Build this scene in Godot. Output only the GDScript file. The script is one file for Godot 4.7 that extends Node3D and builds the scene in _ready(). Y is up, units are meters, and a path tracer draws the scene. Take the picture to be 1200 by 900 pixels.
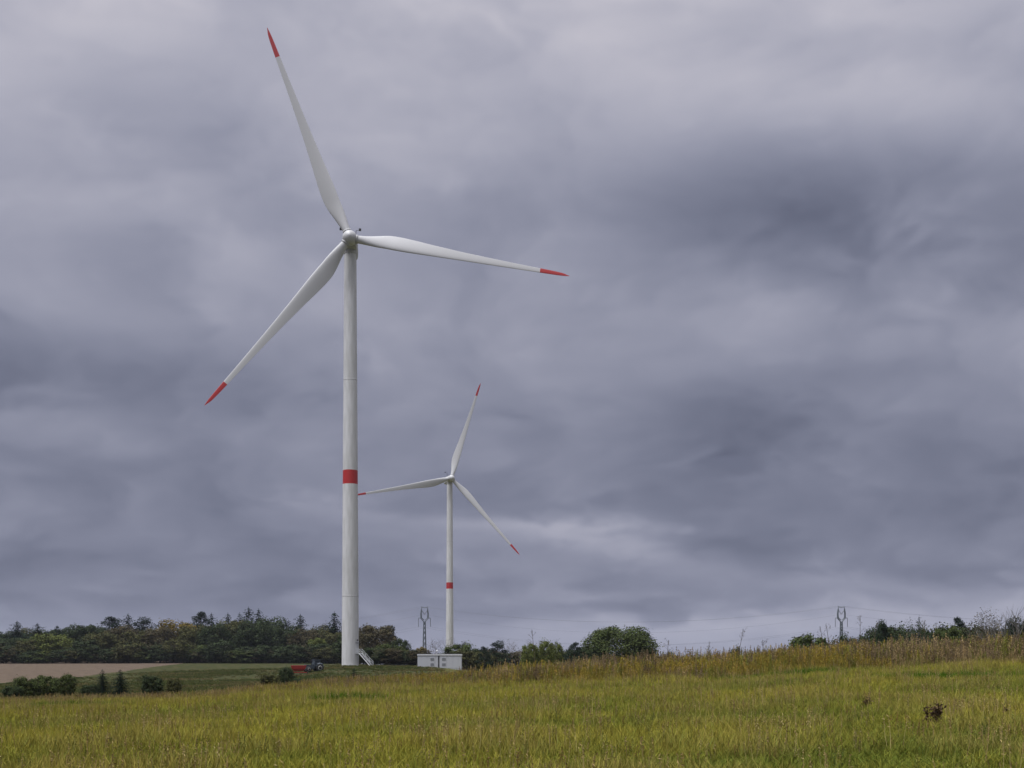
extends Node3D
# Two wind turbines under a heavy cloud cover, seen across a rough autumn meadow.

const F := 1312.0      # focal length in pixels of a 900 pixel high picture
const HORIZON := 770.0
const EYE := 1.7

var used := {}
var rng := RandomNumberGenerator.new()
var M := {}

# ------------------------------------------------------------------ terrain
var COLS := [-300.0, 0.0, 200.0, 330.0, 400.0, 500.0, 600.0, 800.0, 1000.0, 1200.0, 1500.0]
var ROWS := [0.0, 12.0, 24.0, 45.0, 60.0, 78.0, 105.0, 135.0, 200.0, 240.0, 275.0, 330.0, 430.0, 600.0, 1000.0, 6000.0]
var H := [
	[0.0, 0.0, 0.0, 0.0, 0.0, 0.0, 0.0, 0.0, 0.0, 0.0, 0.0],
	[0.0, 0.0, 0.02, 0.05, 0.08, 0.1, 0.12, 0.16, 0.2, 0.22, 0.25],
	[-0.1, -0.06, 0.0, 0.1, 0.16, 0.2, 0.24, 0.33, 0.5, 0.58, 0.7],
	[-0.45, -0.32, -0.22, 0.1, 0.3, 0.4, 0.46, 0.66, 1.08, 1.26, 1.5],
	[-1.2, -1.05, -0.75, -0.18, 0.14, 0.36, 0.5, 0.82, 1.34, 1.66, 2.0],
	[-1.9, -1.7, -1.4, -0.8, -0.3, 0.1, 0.25, 0.6, 1.0, 1.3, 1.6],
	[-2.4, -2.2, -2.1, -1.5, -1.2, -0.6, -0.5, -0.4, -0.4, -0.3, 0.0],
	[-2.9, -2.8, -2.7, -2.3, -2.0, -1.2, -1.4, -1.5, -1.5, -1.5, -1.0],
	[-3.4, -3.3, -2.9, -2.7, -2.0, -1.5, -2.4, -2.6, -2.4, -2.2, -2.0],
	[-2.9, -2.85, -2.5, -2.3, -0.9, -1.0, -2.6, -2.9, -2.7, -2.5, -2.3],
	[-2.5, -2.4, -2.1, -1.6, -0.42, -0.7, -2.8, -3.1, -3.0, -2.8, -2.6],
	[-1.8, -1.7, -1.4, -1.05, -0.6, -1.0, -3.4, -3.8, -3.8, -3.4, -3.0],
	[-0.7, -0.6, -0.5, -0.6, -1.0, -2.0, -5.0, -5.5, -5.5, -5.0, -5.0],
	[1.8, 1.8, 1.6, 0.8, -2.5, -7.0, -7.3, -7.5, -7.5, -7.5, -7.5],
	[-14.0, -14.0, -14.0, -14.0, -14.0, -14.0, -14.0, -14.0, -14.0, -14.0, -14.0],
	[-60.0, -60.0, -60.0, -60.0, -60.0, -60.0, -60.0, -60.0, -60.0, -60.0, -60.0]]
var bump := FastNoiseLite.new()

func catmull(a: float, b: float, c: float, d: float, t: float) -> float:
	var m1 := (c - a) * 0.5
	var m2 := (d - b) * 0.5
	if (c - b) * m1 < 0.0 or (c - b) * (b - a) <= 0.0: m1 = 0.0
	if (c - b) * m2 < 0.0 or (c - b) * (d - c) <= 0.0: m2 = 0.0
	var t2 := t * t
	var t3 := t2 * t
	return (2 * t3 - 3 * t2 + 1) * b + (t3 - 2 * t2 + t) * m1 + (-2 * t3 + 3 * t2) * c + (t3 - t2) * m2

func gh(x: float, z: float) -> float:
	var d := clampf(-z, 0.0, 5999.0)
	var u := clampf(600.0 + F * x / maxf(d, 14.0), -299.0, 1499.0)
	var i := 0
	while COLS[i + 1] < u: i += 1
	var j := 0
	while ROWS[j + 1] < d: j += 1
	var tu: float = (u - COLS[i]) / (COLS[i + 1] - COLS[i])
	tu = tu * tu * (3.0 - 2.0 * tu)
	var td: float = (d - ROWS[j]) / (ROWS[j + 1] - ROWS[j])
	var p := [0.0, 0.0, 0.0, 0.0]
	for k in 4:
		var r: Array = H[clampi(j - 1 + k, 0, H.size() - 1)]
		p[k] = lerpf(r[i], r[i + 1], tu)
	return catmull(p[0], p[1], p[2], p[3], td) + bump.get_noise_2d(x, z) * 0.06 * minf(1.0, (d + 5.0) / 40.0)

func px(u: float, d: float) -> float: return (u - 600.0) / F * d
func py(v: float, d: float) -> float: return EYE + (HORIZON - v) / F * d

# ------------------------------------------------------------------ mesh builders
class MB:
	var v := PackedVector3Array()
	var c := PackedColorArray()
	func tri(a: Vector3, b: Vector3, d: Vector3, col: Color) -> void:
		v.append(a); v.append(b); v.append(d)
		c.append(col); c.append(col); c.append(col)
	func quad(a: Vector3, b: Vector3, d: Vector3, e: Vector3, col: Color) -> void:
		tri(a, b, d, col); tri(a, d, e, col)
	func mesh() -> ArrayMesh:
		var m := ArrayMesh.new()
		var a := []
		a.resize(Mesh.ARRAY_MAX)
		a[Mesh.ARRAY_VERTEX] = v
		a[Mesh.ARRAY_COLOR] = c
		m.add_surface_from_arrays(Mesh.PRIMITIVE_TRIANGLES, a)
		return m
	func leaf(p: Vector3, out: Vector3, s: float, asp: float, col: Color, r: RandomNumberGenerator) -> void:
		var n := (out + Vector3(r.randf_range(-1, 1), r.randf_range(-0.6, 1.2), r.randf_range(-1, 1)) * 0.8).normalized()
		var t := n.cross(Vector3(r.randf_range(-1, 1), r.randf_range(-1, 1), r.randf_range(-1, 1))).normalized()
		var b := n.cross(t)
		var f := n * s * 0.25
		tri(p - t * s - f, p + b * s * asp, p + t * s - f, col)
		tri(p - t * s - f, p + t * s - f, p - b * s * asp * r.randf_range(0.6, 1.0), col)
	func tube(pts: Array, rad: Array, sides: int, col: Color) -> void:
		var prev := []
		for k in pts.size():
			var dir: Vector3 = (pts[mini(k + 1, pts.size() - 1)] - pts[maxi(k - 1, 0)]).normalized()
			var ref := Vector3.RIGHT if absf(dir.x) < 0.8 else Vector3.FORWARD
			var e1 := dir.cross(ref).normalized()
			var e2 := dir.cross(e1)
			var ring := []
			for s in sides:
				var an := TAU * s / sides
				ring.append(pts[k] + (e1 * cos(an) + e2 * sin(an)) * rad[k])
			if k > 0:
				for s in sides:
					quad(prev[s], prev[(s + 1) % sides], ring[(s + 1) % sides], ring[s], col)
			prev = ring
	func box(lo: Vector3, hi: Vector3, col := Color.WHITE) -> void:
		var q := []
		for k in 8: q.append(Vector3(hi.x if k & 1 else lo.x, hi.y if k & 2 else lo.y, hi.z if k & 4 else lo.z))
		for f in [[0, 2, 3, 1], [4, 5, 7, 6], [0, 1, 5, 4], [2, 6, 7, 3], [0, 4, 6, 2], [1, 3, 7, 5]]:
			quad(q[f[0]], q[f[1]], q[f[2]], q[f[3]], col)

func smooth_loft(rings: Array, cap0 := true, cap1 := true) -> ArrayMesh:
	var st := SurfaceTool.new()
	st.begin(Mesh.PRIMITIVE_TRIANGLES)
	st.set_smooth_group(0)
	var n: int = rings[0].size()
	for k in rings.size() - 1:
		for s in n:
			var a: Vector3 = rings[k][s]
			var b: Vector3 = rings[k][(s + 1) % n]
			var c: Vector3 = rings[k + 1][(s + 1) % n]
			var d: Vector3 = rings[k + 1][s]
			for q in [a, c, b, a, d, c]: st.add_vertex(q)
	st.set_smooth_group(1)
	for e in [[cap0, rings[0], false], [cap1, rings[-1], true]]:
		if e[0]:
			var mid := Vector3.ZERO
			for q in e[1]: mid += q / n
			for s in n:
				var a: Vector3 = e[1][s]
				var b: Vector3 = e[1][(s + 1) % n]
				for q in ([mid, b, a] if not e[2] else [mid, a, b]): st.add_vertex(q)
	st.generate_normals()
	return st.commit()

func ring_xz(y: float, r: float, n := 40, at := Vector3.ZERO) -> Array:
	var o := []
	for s in n: o.append(at + Vector3(cos(TAU * s / n) * r, y, -sin(TAU * s / n) * r))
	return o

func lathe_y(profile: Array, n := 40) -> ArrayMesh:
	var rings := []
	for p in profile: rings.append(ring_xz(p[1], p[0], n))
	return smooth_loft(rings)

# ------------------------------------------------------------------ nodes
func numbered(called: String) -> String:
	var k: int = used.get(called, 0)
	used[called] = k + 1
	return called if k == 0 else "%s_%03d" % [called, k]

func tag(o: Node, label: String, category := "", group := "", kind := "") -> void:
	if label: o.set_meta("label", label)
	if category: o.set_meta("category", category)
	if group: o.set_meta("group", group)
	if kind: o.set_meta("kind", kind)

func thing(called: String, label: String, category: String, where: Vector3, turn := 0.0, group := "") -> Node3D:
	var o := Node3D.new()
	o.name = numbered(called)
	add_child(o)
	o.position = where
	o.rotation.y = turn
	tag(o, label, category, group)
	return o

func part(called: String, mesh: Mesh, mat: Material, parent: Node, at := Transform3D.IDENTITY) -> MeshInstance3D:
	var o := MeshInstance3D.new()
	o.name = called if parent != self else numbered(called)
	o.mesh = mesh
	o.material_override = mat
	parent.add_child(o, true)
	o.transform = at
	return o

func multi(called: String, mesh: Mesh, mat: Material, tr: Array, cols: Array, label: String, category: String) -> void:
	var mm := MultiMesh.new()
	mm.transform_format = MultiMesh.TRANSFORM_3D
	mm.use_colors = true
	mm.mesh = mesh
	mm.instance_count = tr.size()
	for k in tr.size():
		mm.set_instance_transform(k, tr[k])
		mm.set_instance_color(k, cols[k])
	var o := MultiMeshInstance3D.new()
	o.name = numbered(called)
	o.multimesh = mm
	o.material_override = mat
	add_child(o)
	tag(o, label, category, "", "stuff")

# ------------------------------------------------------------------ materials
func lin(r: float, g: float, b: float) -> Color: return Color(r, g, b).linear_to_srgb()

func plain(called: String, r: float, g: float, b: float, rough := 0.8, metal := 0.0) -> StandardMaterial3D:
	var m := StandardMaterial3D.new()
	m.albedo_color = lin(r, g, b)
	m.roughness = rough
	m.metallic = metal
	M[called] = m
	return m

func leafy(called: String, r: float, g: float, b: float, through := 0.5) -> StandardMaterial3D:
	var m := plain(called, r, g, b, 0.75)
	m.vertex_color_use_as_albedo = true
	m.cull_mode = BaseMaterial3D.CULL_DISABLED
	m.backlight = Color(through, through, through * 0.7)
	m.metallic_specular = 0.12
	return m

func noise_tex(seed_: int, freq: float, ramp: Array, size := 512, oct := 5) -> NoiseTexture2D:
	var n := FastNoiseLite.new()
	n.seed = seed_
	n.noise_type = FastNoiseLite.TYPE_SIMPLEX_SMOOTH
	n.frequency = freq
	n.fractal_octaves = oct
	var t := NoiseTexture2D.new()
	t.width = size
	t.height = size
	t.seamless = true
	t.noise = n
	var g := Gradient.new()
	g.offsets = PackedFloat32Array()
	var off := PackedFloat32Array()
	var col := PackedColorArray()
	for r in ramp:
		off.append(r[0]); col.append(r[1])
	g.offsets = off
	g.colors = col
	t.color_ramp = g
	return t

func textured(called: String, tex: Texture2D, scale: Vector3, rough := 0.95) -> StandardMaterial3D:
	var m := StandardMaterial3D.new()
	m.albedo_texture = tex
	m.uv1_triplanar = true
	m.uv1_world_triplanar = true
	m.uv1_scale = scale
	m.metallic_specular = 0.1 if rough > 0.9 else 0.5
	m.roughness = rough
	M[called] = m
	return m

func make_materials() -> void:
	textured("meadow_soil", noise_tex(3, 0.02, [[0.2, lin(0.06, 0.068, 0.022)], [0.5, lin(0.09, 0.09, 0.03)], [0.8, lin(0.125, 0.105, 0.042)]]), Vector3(0.21, 0.21, 0.21))
	textured("green_field_cover", noise_tex(5, 0.02, [[0.2, lin(0.024, 0.034, 0.012)], [0.45, lin(0.04, 0.048, 0.018)], [0.6, lin(0.06, 0.058, 0.026)], [0.8, lin(0.09, 0.072, 0.038)]], 1024, 6), Vector3(0.014, 0.014, 0.02))
	textured("ploughed_soil", noise_tex(7, 0.025, [[0.25, lin(0.06, 0.046, 0.035)], [0.5, lin(0.11, 0.083, 0.064)], [0.7, lin(0.175, 0.135, 0.1)], [0.85, lin(0.1, 0.09, 0.04)]], 1024, 6), Vector3(0.012, 0.05, 0.07))
	var white := textured("tower_paint", noise_tex(11, 0.012, [[0.2, lin(0.5, 0.5, 0.49)], [0.55, lin(0.58, 0.58, 0.58)], [0.85, lin(0.63, 0.63, 0.635)]], 256), Vector3(0.3, 0.04, 0.3), 0.45)
	white.uv1_world_triplanar = false
	plain("blade_paint", 0.52, 0.52, 0.525, 0.45)
	plain("red_paint", 0.4, 0.018, 0.018, 0.5)
	plain("grey_seam", 0.42, 0.42, 0.42, 0.6)
	plain("dark_fitting", 0.03, 0.03, 0.035, 0.6)
	plain("nacelle_paint", 0.45, 0.45, 0.455, 0.5)
	plain("steel", 0.5, 0.51, 0.52, 0.45)
	plain("concrete", 0.36, 0.35, 0.33, 0.9)
	plain("station_wall", 0.46, 0.47, 0.5, 0.7)
	plain("station_door", 0.24, 0.25, 0.27, 0.6)
	plain("station_roof", 0.66, 0.66, 0.67, 0.7)
	plain("station_cap", 0.1, 0.1, 0.11, 0.8)
	plain("lattice", 0.075, 0.095, 0.105, 0.6)
	plain("insulator", 0.12, 0.13, 0.14, 0.4)
	plain("wire", 0.09, 0.095, 0.1, 0.6)
	plain("bark", 0.075, 0.06, 0.045, 0.95)
	plain("grey_bark", 0.12, 0.11, 0.1, 0.95)
	plain("tractor_paint", 0.055, 0.07, 0.085, 0.35)
	plain("tractor_glass", 0.03, 0.04, 0.045, 0.08)
	plain("tyre_rubber", 0.02, 0.02, 0.02, 0.9)
	plain("rim_paint", 0.6, 0.6, 0.55, 0.5)
	plain("implement_red", 0.36, 0.03, 0.025, 0.5)
	leafy("grass", 1, 1, 1, 0.7)
	leafy("weed", 1, 1, 1, 0.6)
	leafy("spruce", 0.028, 0.045, 0.032, 0.2)
	leafy("pine", 0.038, 0.055, 0.038, 0.2)
	leafy("dark_green", 0.05, 0.067, 0.033, 0.35)
	leafy("mid_green", 0.08, 0.102, 0.037, 0.4)
	leafy("bright_green", 0.115, 0.135, 0.038, 0.4)
	leafy("olive", 0.085, 0.086, 0.036, 0.4)
	leafy("brownish", 0.085, 0.074, 0.043, 0.4)
	leafy("ochre", 0.165, 0.125, 0.032, 0.4)
	leafy("withered", 1, 1, 1, 0.2)

# ------------------------------------------------------------------ sky
func make_sky() -> ImageTexture:
	var W := 2560
	var HH := 1280
	var big := FastNoiseLite.new()
	big.seed = 41
	big.noise_type = FastNoiseLite.TYPE_SIMPLEX_SMOOTH
	big.frequency = 1.0
	big.fractal_octaves = 5
	big.fractal_gain = 0.5
	var fine := FastNoiseLite.new()
	fine.seed = 97
	fine.noise_type = FastNoiseLite.TYPE_SIMPLEX_SMOOTH
	fine.frequency = 1.0
	fine.fractal_octaves = 4
	# banks of cloud: [picture x, picture y, half width, half height, lighter or darker, tilt]
	var banks := [
		[1030, 240, 270, 78, -0.15, 0.08], [860, 225, 170, 60, -0.05, 0.0], [690, 330, 150, 60, -0.02, 0.0], [1180, 60, 110, 140, -0.04, 0.3],
		[60, 40, 220, 70, 0.05, 0.0], [640, 30, 260, 80, 0.045, 0.0], [1010, 105, 160, 40, 0.03, 0.0], [200, 150, 150, 60, -0.03, 0.2],
		[285, 305, 70, 36, 0.05, 0.3], [330, 365, 110, 40, 0.04, 0.0], [60, 435, 260, 46, -0.075, 0.05], [215, 335, 110, 40, -0.02, 0.0],
		[130, 530, 190, 26, 0.03, 0.35], [250, 575, 160, 30, -0.035, 0.2], [470, 455, 140, 45, 0.03, 0.0], [880, 365, 200, 35, 0.025, 0.0],
		[1130, 385, 110, 34, 0.05, 0.0], [850, 490, 130, 48, -0.05, 0.1], [960, 560, 130, 40, 0.025, 0.45], [1140, 540, 90, 60, -0.03, 0.0],
		[710, 640, 165, 20, 0.125, 0.05], [560, 622, 130, 14, 0.03, 0.05], [400, 610, 120, 10, 0.04, 0.05], [1000, 676, 200, 15, 0.06, 0.06], [850, 735, 200, 22, 0.115, -0.05],
		[1110, 715, 160, 22, 0.1, 0.0], [120, 660, 220, 34, -0.02, 0.0], [450, 665, 160, 26, -0.015, 0.0], [560, 740, 200, 26, 0.02, 0.0]]
	var img := Image.create(W, HH, false, Image.FORMAT_RGBF)
	img.fill(Color(0.045, 0.046, 0.054))
	var ladder := [[-2.0, 0.545], [1.0, 0.525], [4.0, 0.475], [8.0, 0.465], [12.0, 0.495], [16.0, 0.545], [21.0, 0.605], [26.0, 0.665], [31.0, 0.7], [45.0, 0.72], [90.0, 0.75]]
	var gain := 0.345
	for y in HH / 2 + 2:
		var el := PI / 2 - (y + 0.5) / HH * PI
		var eld := rad_to_deg(el)
		var base := 0.75
		for k in ladder.size() - 1:
			if eld >= ladder[k][0] and eld <= ladder[k + 1][0]:
				var t: float = (eld - ladder[k][0]) / (ladder[k + 1][0] - ladder[k][0])
				base = lerpf(ladder[k][1], ladder[k + 1][1], t * t * (3 - 2 * t) * 0.5 + t * 0.5)
		var sy := sin(el)
		var cy := cos(el)
		var q := 1.0 / (maxf(sy, 0.0) + 0.16)
		for x in W:
			var az := wrapf((x + 0.5) / W * TAU, -PI, PI)
			var dx := sin(az) * cy
			var dz := -cos(az) * cy
			var p := Vector3(dx * q, sy * 1.6, dz * q)
			var wx := fine.get_noise_3d(p.x * 0.9, p.y + 7.0, p.z * 0.9)
			var n1 := big.get_noise_3d(p.x * 0.75 + wx * 0.35, p.y * 1.3, p.z * 0.75 + wx * 0.2)
			var n2 := fine.get_noise_3d(p.x * 3.1 + n1 * 1.2, p.y * 7.0, p.z * 3.1)
			var s := Vector3(dx, sy * 1.7, dz)
			var n3 := big.get_noise_3d(s.x * 3.6 + wx * 0.5 + 20.0, s.y * 3.6 + n1 * 0.4, s.z * 3.6)
			var n4 := big.get_noise_3d(s.x * 9.0 + n3 * 1.3, s.y * 11.0 + n1 * 0.8 + 5.0, s.z * 9.0)
			var n5 := 0.5 - absf(fine.get_noise_3d(s.x * 13.0 + n4 * 0.9, s.y * 16.0 + n3 * 1.5, s.z * 13.0))
			var l := base + n1 * 0.045 + n2 * 0.012 + clampf(n3 * 1.6, -0.6, 0.6) * 0.06 + n4 * 0.045 + n4 * (n5 - 0.3) * 0.09
			if absf(az) < 0.8 and eld < 45.0:
				var u := 600.0 + F * tan(az) + wx * 50.0 + n4 * 45.0
				var v := HORIZON - F * sy / (cy * cos(az)) + n3 * 40.0 + n4 * 24.0 + (n5 - 0.35) * 14.0
				for b in banks:
					var e: float = (u - b[0]) / b[2]
					if absf(e) > 2.6: continue
					var f: float = (v - b[1] - (u - b[0]) * b[5]) / b[3]
					var g := e * e + f * f
					if g < 6.0: l += b[4] * exp(-g)
			l = clampf(l, 0.36, 0.84)
			var dark := 0.72 - l
			var r := l * (1.0 - 0.05 * dark)
			var gg := l * (0.995 + 0.1 * dark)
			var bb := l * (1.06 + 0.46 * dark)
			img.set_pixel(x, y, Color(pow(r, 2.2) * gain, pow(gg, 2.2) * gain, pow(bb, 2.2) * gain))
	return ImageTexture.create_from_image(img)

# ------------------------------------------------------------------ turbines
func blade_meshes(R: float) -> Array:
	var chord := [[0.0, 1.9], [0.035, 1.9], [0.08, 2.5], [0.14, 3.4], [0.2, 3.85], [0.26, 3.7], [0.36, 3.05], [0.5, 2.3], [0.65, 1.75], [0.8, 1.3], [0.87, 1.12], [0.94, 0.9], [0.975, 0.62], [1.0, 0.12]]
	var make := func(t0: float, t1: float, n: int) -> ArrayMesh:
		var rings := []
		for k in n + 1:
			var t := lerpf(t0, t1, float(k) / n)
			var j := 0
			while j < chord.size() - 2 and chord[j + 1][0] < t: j += 1
			var s: float = (t - chord[j][0]) / (chord[j + 1][0] - chord[j][0])
			var c: float = catmull(chord[maxi(j - 1, 0)][1], chord[j][1], chord[j + 1][1], chord[mini(j + 2, chord.size() - 1)][1], s)
			var roundness := clampf(1.0 - (t - 0.03) / 0.14, 0.0, 1.0)
			var thick := lerpf(lerpf(0.2, 0.4, clampf(1.0 - t * 2.2, 0.0, 1.0)) * c, 1.9, roundness)
			var lead := lerpf(0.3, 0.5, roundness) * c
			var twist := deg_to_rad(lerpf(1.0, 17.0, pow(1.0 - t, 2.0)))
			var bend := 1.6 * t * t
			var ring := []
			for a in 28:
				var th := TAU * a / 28
				var cx := 0.5 - 0.5 * cos(th)
				var half := 2.6 * (0.2969 * sqrt(cx) - 0.126 * cx - 0.3516 * cx * cx + 0.2843 * cx * cx * cx - 0.1036 * cx * cx * cx * cx)
				var ell := 0.5 * absf(sin(th))
				var yy := lerpf(half, ell, roundness) * thick * (1.0 if sin(th) >= 0 else -1.0)
				var xx := lead - cx * c
				ring.append(Vector3(xx * cos(twist) - yy * sin(twist), t * R, xx * sin(twist) + yy * cos(twist) + bend))
			rings.append(ring)
		return smooth_loft(rings)
	return [make.call(0.0, 0.865, 44), make.call(0.865, 1.0, 12)]

func turbine(label: String, where: Vector3, turn: float, roll: float, stair_turn: float, with_stairs: bool, R: float) -> void:
	var t := thing("wind_turbine", label, "wind turbine", where, 0.0, "wind turbines")
	var HUB := 103.4
	var top := 101.0
	var rad := func(y: float) -> float:
		return lerpf(2.1, 1.5, y / top)
	part("foundation", lathe_y([[2.6, -1.2], [2.6, -0.06], [2.5, 0.0], [0.5, 0.01]]), M.concrete, t)
	# tower in bolted lengths, with a thin flange seam between them
	var cuts := [0.0, 17.0, 44.5, 47.9, 70.0, top]
	for k in cuts.size() - 1:
		var y0: float = cuts[k]
		var y1: float = cuts[k + 1]
		if k == 2:
			part("red_band", lathe_y([[rad.call(y0), y0], [rad.call(y1), y1]], 48), M.red_paint, t)
		else:
			part("tower_section", lathe_y([[rad.call(y0), y0 + (0.171 if k in [1, 4] else 0.0 if k else -0.3)], [rad.call(y1), y1 - (0.031 if k in [0, 3] else 0.0)]], 48), M.tower_paint, t)
	for y in [17.0, 70.0]:
		part("flange_seam", lathe_y([[rad.call(y) - 0.3, y - 0.03], [rad.call(y) + 0.015, y - 0.03], [rad.call(y) + 0.015, y + 0.17], [rad.call(y) - 0.3, y + 0.17]], 48), M.grey_seam, t)
	var head := Node3D.new()
	head.name = "nacelle"
	t.add_child(head)
	head.position.y = HUB
	head.rotation.y = turn
	# housing: rounded box lofted along the shaft, long end away from the rotor
	var rings := []
	for s in [[2.4, 1.25, 1.2], [2.1, 1.6, 1.6], [1.0, 1.75, 1.8], [-3.0, 1.8, 1.95], [-5.8, 1.75, 1.9], [-7.2, 1.55, 1.6], [-7.5, 1.2, 1.2]]:
		var ring := []
		for a in 32:
			var th := TAU * a / 32
			var cx: float = signf(cos(th)) * pow(absf(cos(th)), 0.5) * s[1]
			var sy: float = signf(sin(th)) * pow(absf(sin(th)), 0.5) * s[2]
			ring.append(Vector3(cx, sy + 0.1, s[0]))
		rings.append(ring)
	part("housing", smooth_loft(rings), M.nacelle_paint, head)
	part("yaw_bearing", lathe_y([[1.55, -2.45], [1.62, -2.3], [1.62, -1.7]], 32), M.grey_seam, head)
	# cooler frame and wind sensors on the roof
	for sx in [-1.0, 1.0]:
		var b := MB.new()
		b.tube([Vector3(sx * 1.2, 1.6, -0.6), Vector3(sx * 1.4, 3.7, -0.6), Vector3(sx * 2.3, 3.9, -0.6)], [0.09, 0.08, 0.07], 6, Color.WHITE)
		b.box(Vector3(sx * 2.35 - 0.28, 3.75, -0.9), Vector3(sx * 2.35 + 0.28, 4.2, -0.3))
		part("warning_light", b.mesh(), M.dark_fitting, head)
	var an := MB.new()
	an.tube([Vector3(0.5, 1.9, -6.4), Vector3(0.5, 4.2, -6.4)], [0.05, 0.04], 5, Color.WHITE)
	an.tube([Vector3(0.2, 4.2, -6.4), Vector3(0.8, 4.2, -6.4)], [0.05, 0.05], 5, Color.WHITE)
	part("wind_sensor", an.mesh(), M.dark_fitting, head)
	# rotor: tilted up by four degrees
	var spin := Transform3D(Basis(Vector3.UP, turn) * Basis(Vector3.RIGHT, deg_to_rad(-3.0)), Vector3(0, HUB, 0))
	var hr := []
	for s in [[2.5, 1.45], [2.9, 1.62], [3.6, 1.75], [4.4, 1.72], [5.0, 1.5], [5.45, 1.12], [5.75, 0.65], [5.88, 0.2]]:
		var ring := []
		for a in 36: ring.append(Vector3(cos(TAU * a / 36) * s[1], sin(TAU * a / 36) * s[1], s[0]))
		hr.append(ring)
	part("hub", smooth_loft(hr), M.blade_paint, t, spin)
	var bm := blade_meshes(R)
	for k in 3:
		var an2 := roll - k * TAU / 3
		var tr := Transform3D(Basis(Vector3(0, 0, 1), an2 - PI / 2), Vector3(0, 0, 3.8))
		var bl := part("blade", bm[0], M.blade_paint, t, spin * tr)
		var cl := []
		for z in [[1.55, 0.9], [1.55, 1.06], [1.95, 1.06], [1.95, 0.9]]: cl.append(ring_xz(z[0], z[1], 28))
		part("root_collar", smooth_loft(cl), M.grey_seam, bl)
		tag(part("blade_tip", bm[1], M.red_paint, bl), "red painted blade tip")
	if with_stairs:
		var dirx := Vector3(cos(stair_turn), 0, -sin(stair_turn))
		var side := Vector3(sin(stair_turn), 0, cos(stair_turn))
		var at := Transform3D(Basis(dirx, Vector3.UP, side), Vector3.ZERO)
		var dr := MB.new()
		dr.box(Vector3(1.9, 3.2, -0.5), Vector3(2.13, 5.5, 0.5))
		var door := part("door", dr.mesh(), M.steel, t, at)
		var fr := MB.new()
		fr.box(Vector3(2.0, 5.52, -0.6), Vector3(2.22, 5.62, 0.6))
		fr.box(Vector3(2.0, 6.1, -0.14), Vector3(2.35, 6.4, 0.14))
		part("lamp_bracket", fr.mesh(), M.dark_fitting, door)
		var stair := Node3D.new()
		stair.name = "staircase"
		t.add_child(stair)
		stair.transform = at
		var pl := MB.new()
		pl.box(Vector3(1.95, 2.95, -0.62), Vector3(3.1, 3.08, 0.62))
		part("landing", pl.mesh(), M.steel, stair)
		for k in 14:
			var f := (k + 0.5) / 14.0
			var p := Vector3(lerpf(3.1, 6.3, f), lerpf(3.0, 0.06, f), 0)
			var sm := MB.new()
			sm.box(p + Vector3(-0.14, -0.02, -0.55), p + Vector3(0.14, 0.02, 0.55))
			part("step", sm.mesh(), M.steel, stair)
		for sz in [-0.6, 0.6]:
			var sg := MB.new()
			sg.tube([Vector3(3.05, 3.0, sz), Vector3(6.4, -0.15, sz)], [0.1, 0.1], 6, Color.WHITE)
			part("stringer", sg.mesh(), M.steel, stair)
			var hd := MB.new()
			for hh in [0.55, 1.05]:
				hd.tube([Vector3(2.15, 3.0 + hh, sz), Vector3(3.1, 3.0 + hh, sz), Vector3(6.4, hh - 0.1, sz)], [0.045, 0.045, 0.045], 6, Color.WHITE)
			for f in [0.0, 0.33, 0.66, 1.0]:
				var q := Vector3(lerpf(3.1, 6.4, f), lerpf(3.0, -0.12, f), sz)
				hd.tube([q, q + Vector3(0, 1.06, 0)], [0.04, 0.04], 6, Color.WHITE)
			part("handrail", hd.mesh(), M.steel, stair)

# ------------------------------------------------------------------ transformer station
func station(where: Vector3, turn: float) -> void:
	var t := thing("transformer_station", "low white box-shaped transformer station standing in the weeds", "utility building", where, turn)
	var lo := MB.new()
	lo.box(Vector3(-5.3, -2.4, -1.5), Vector3(-0.36, 2.85, 1.5))
	part("wall", lo.mesh(), M.station_wall, t)
	var lo2 := MB.new()
	lo2.box(Vector3(0.0, -2.4, -1.5), Vector3(5.3, 2.85, 1.5))
	part("wall", lo2.mesh(), M.station_wall, t)
	var gap := MB.new()
	gap.box(Vector3(-0.36, -2.4, -1.3), Vector3(0.0, 2.8, 1.2))
	part("joint", gap.mesh(), M.station_cap, t)
	var rf := MB.new()
	rf.box(Vector3(-5.42, 2.85, -1.62), Vector3(5.42, 3.12, 1.62))
	var roof := part("roof", rf.mesh(), M.station_roof, t)
	var cp := MB.new()
	cp.box(Vector3(-5.2, 3.12, -1.4), Vector3(5.2, 3.24, 1.4))
	part("roof_sheet", cp.mesh(), M.station_cap, roof)
	var vt := MB.new()
	vt.tube([Vector3(-0.7, 3.2, 0), Vector3(-0.7, 3.85, 0)], [0.12, 0.12], 8, Color.WHITE)
	vt.tube([Vector3(-0.7, 3.8, 0), Vector3(-0.7, 4.05, 0), Vector3(-0.7, 4.2, 0)], [0.28, 0.28, 0.02], 8, Color.WHITE)
	part("roof_vent", vt.mesh(), M.station_roof, roof)
	for sx in [-1.75, 1.05]:
		var d := MB.new()
		d.box(Vector3(sx - 0.62, -0.3, 1.5), Vector3(sx + 0.62, 2.45, 1.54))
		var door := part("door", d.mesh(), M.station_wall, t)
		for yy in [0.35, 1.65]:
			var g := MB.new()
			for k in 6: g.box(Vector3(sx - 0.42, yy + k * 0.11, 1.54), Vector3(sx + 0.42, yy + k * 0.11 + 0.075, 1.59))
			part("louvre", g.mesh(), M.station_door, door)
	for sx in [-3.6, 2.6, 4.0]:
		var p := MB.new()
		p.box(Vector3(sx - 0.55, -0.2, 1.5), Vector3(sx + 0.55, 2.4, 1.53))
		part("panel", p.mesh(), M.station_wall, t)

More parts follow.
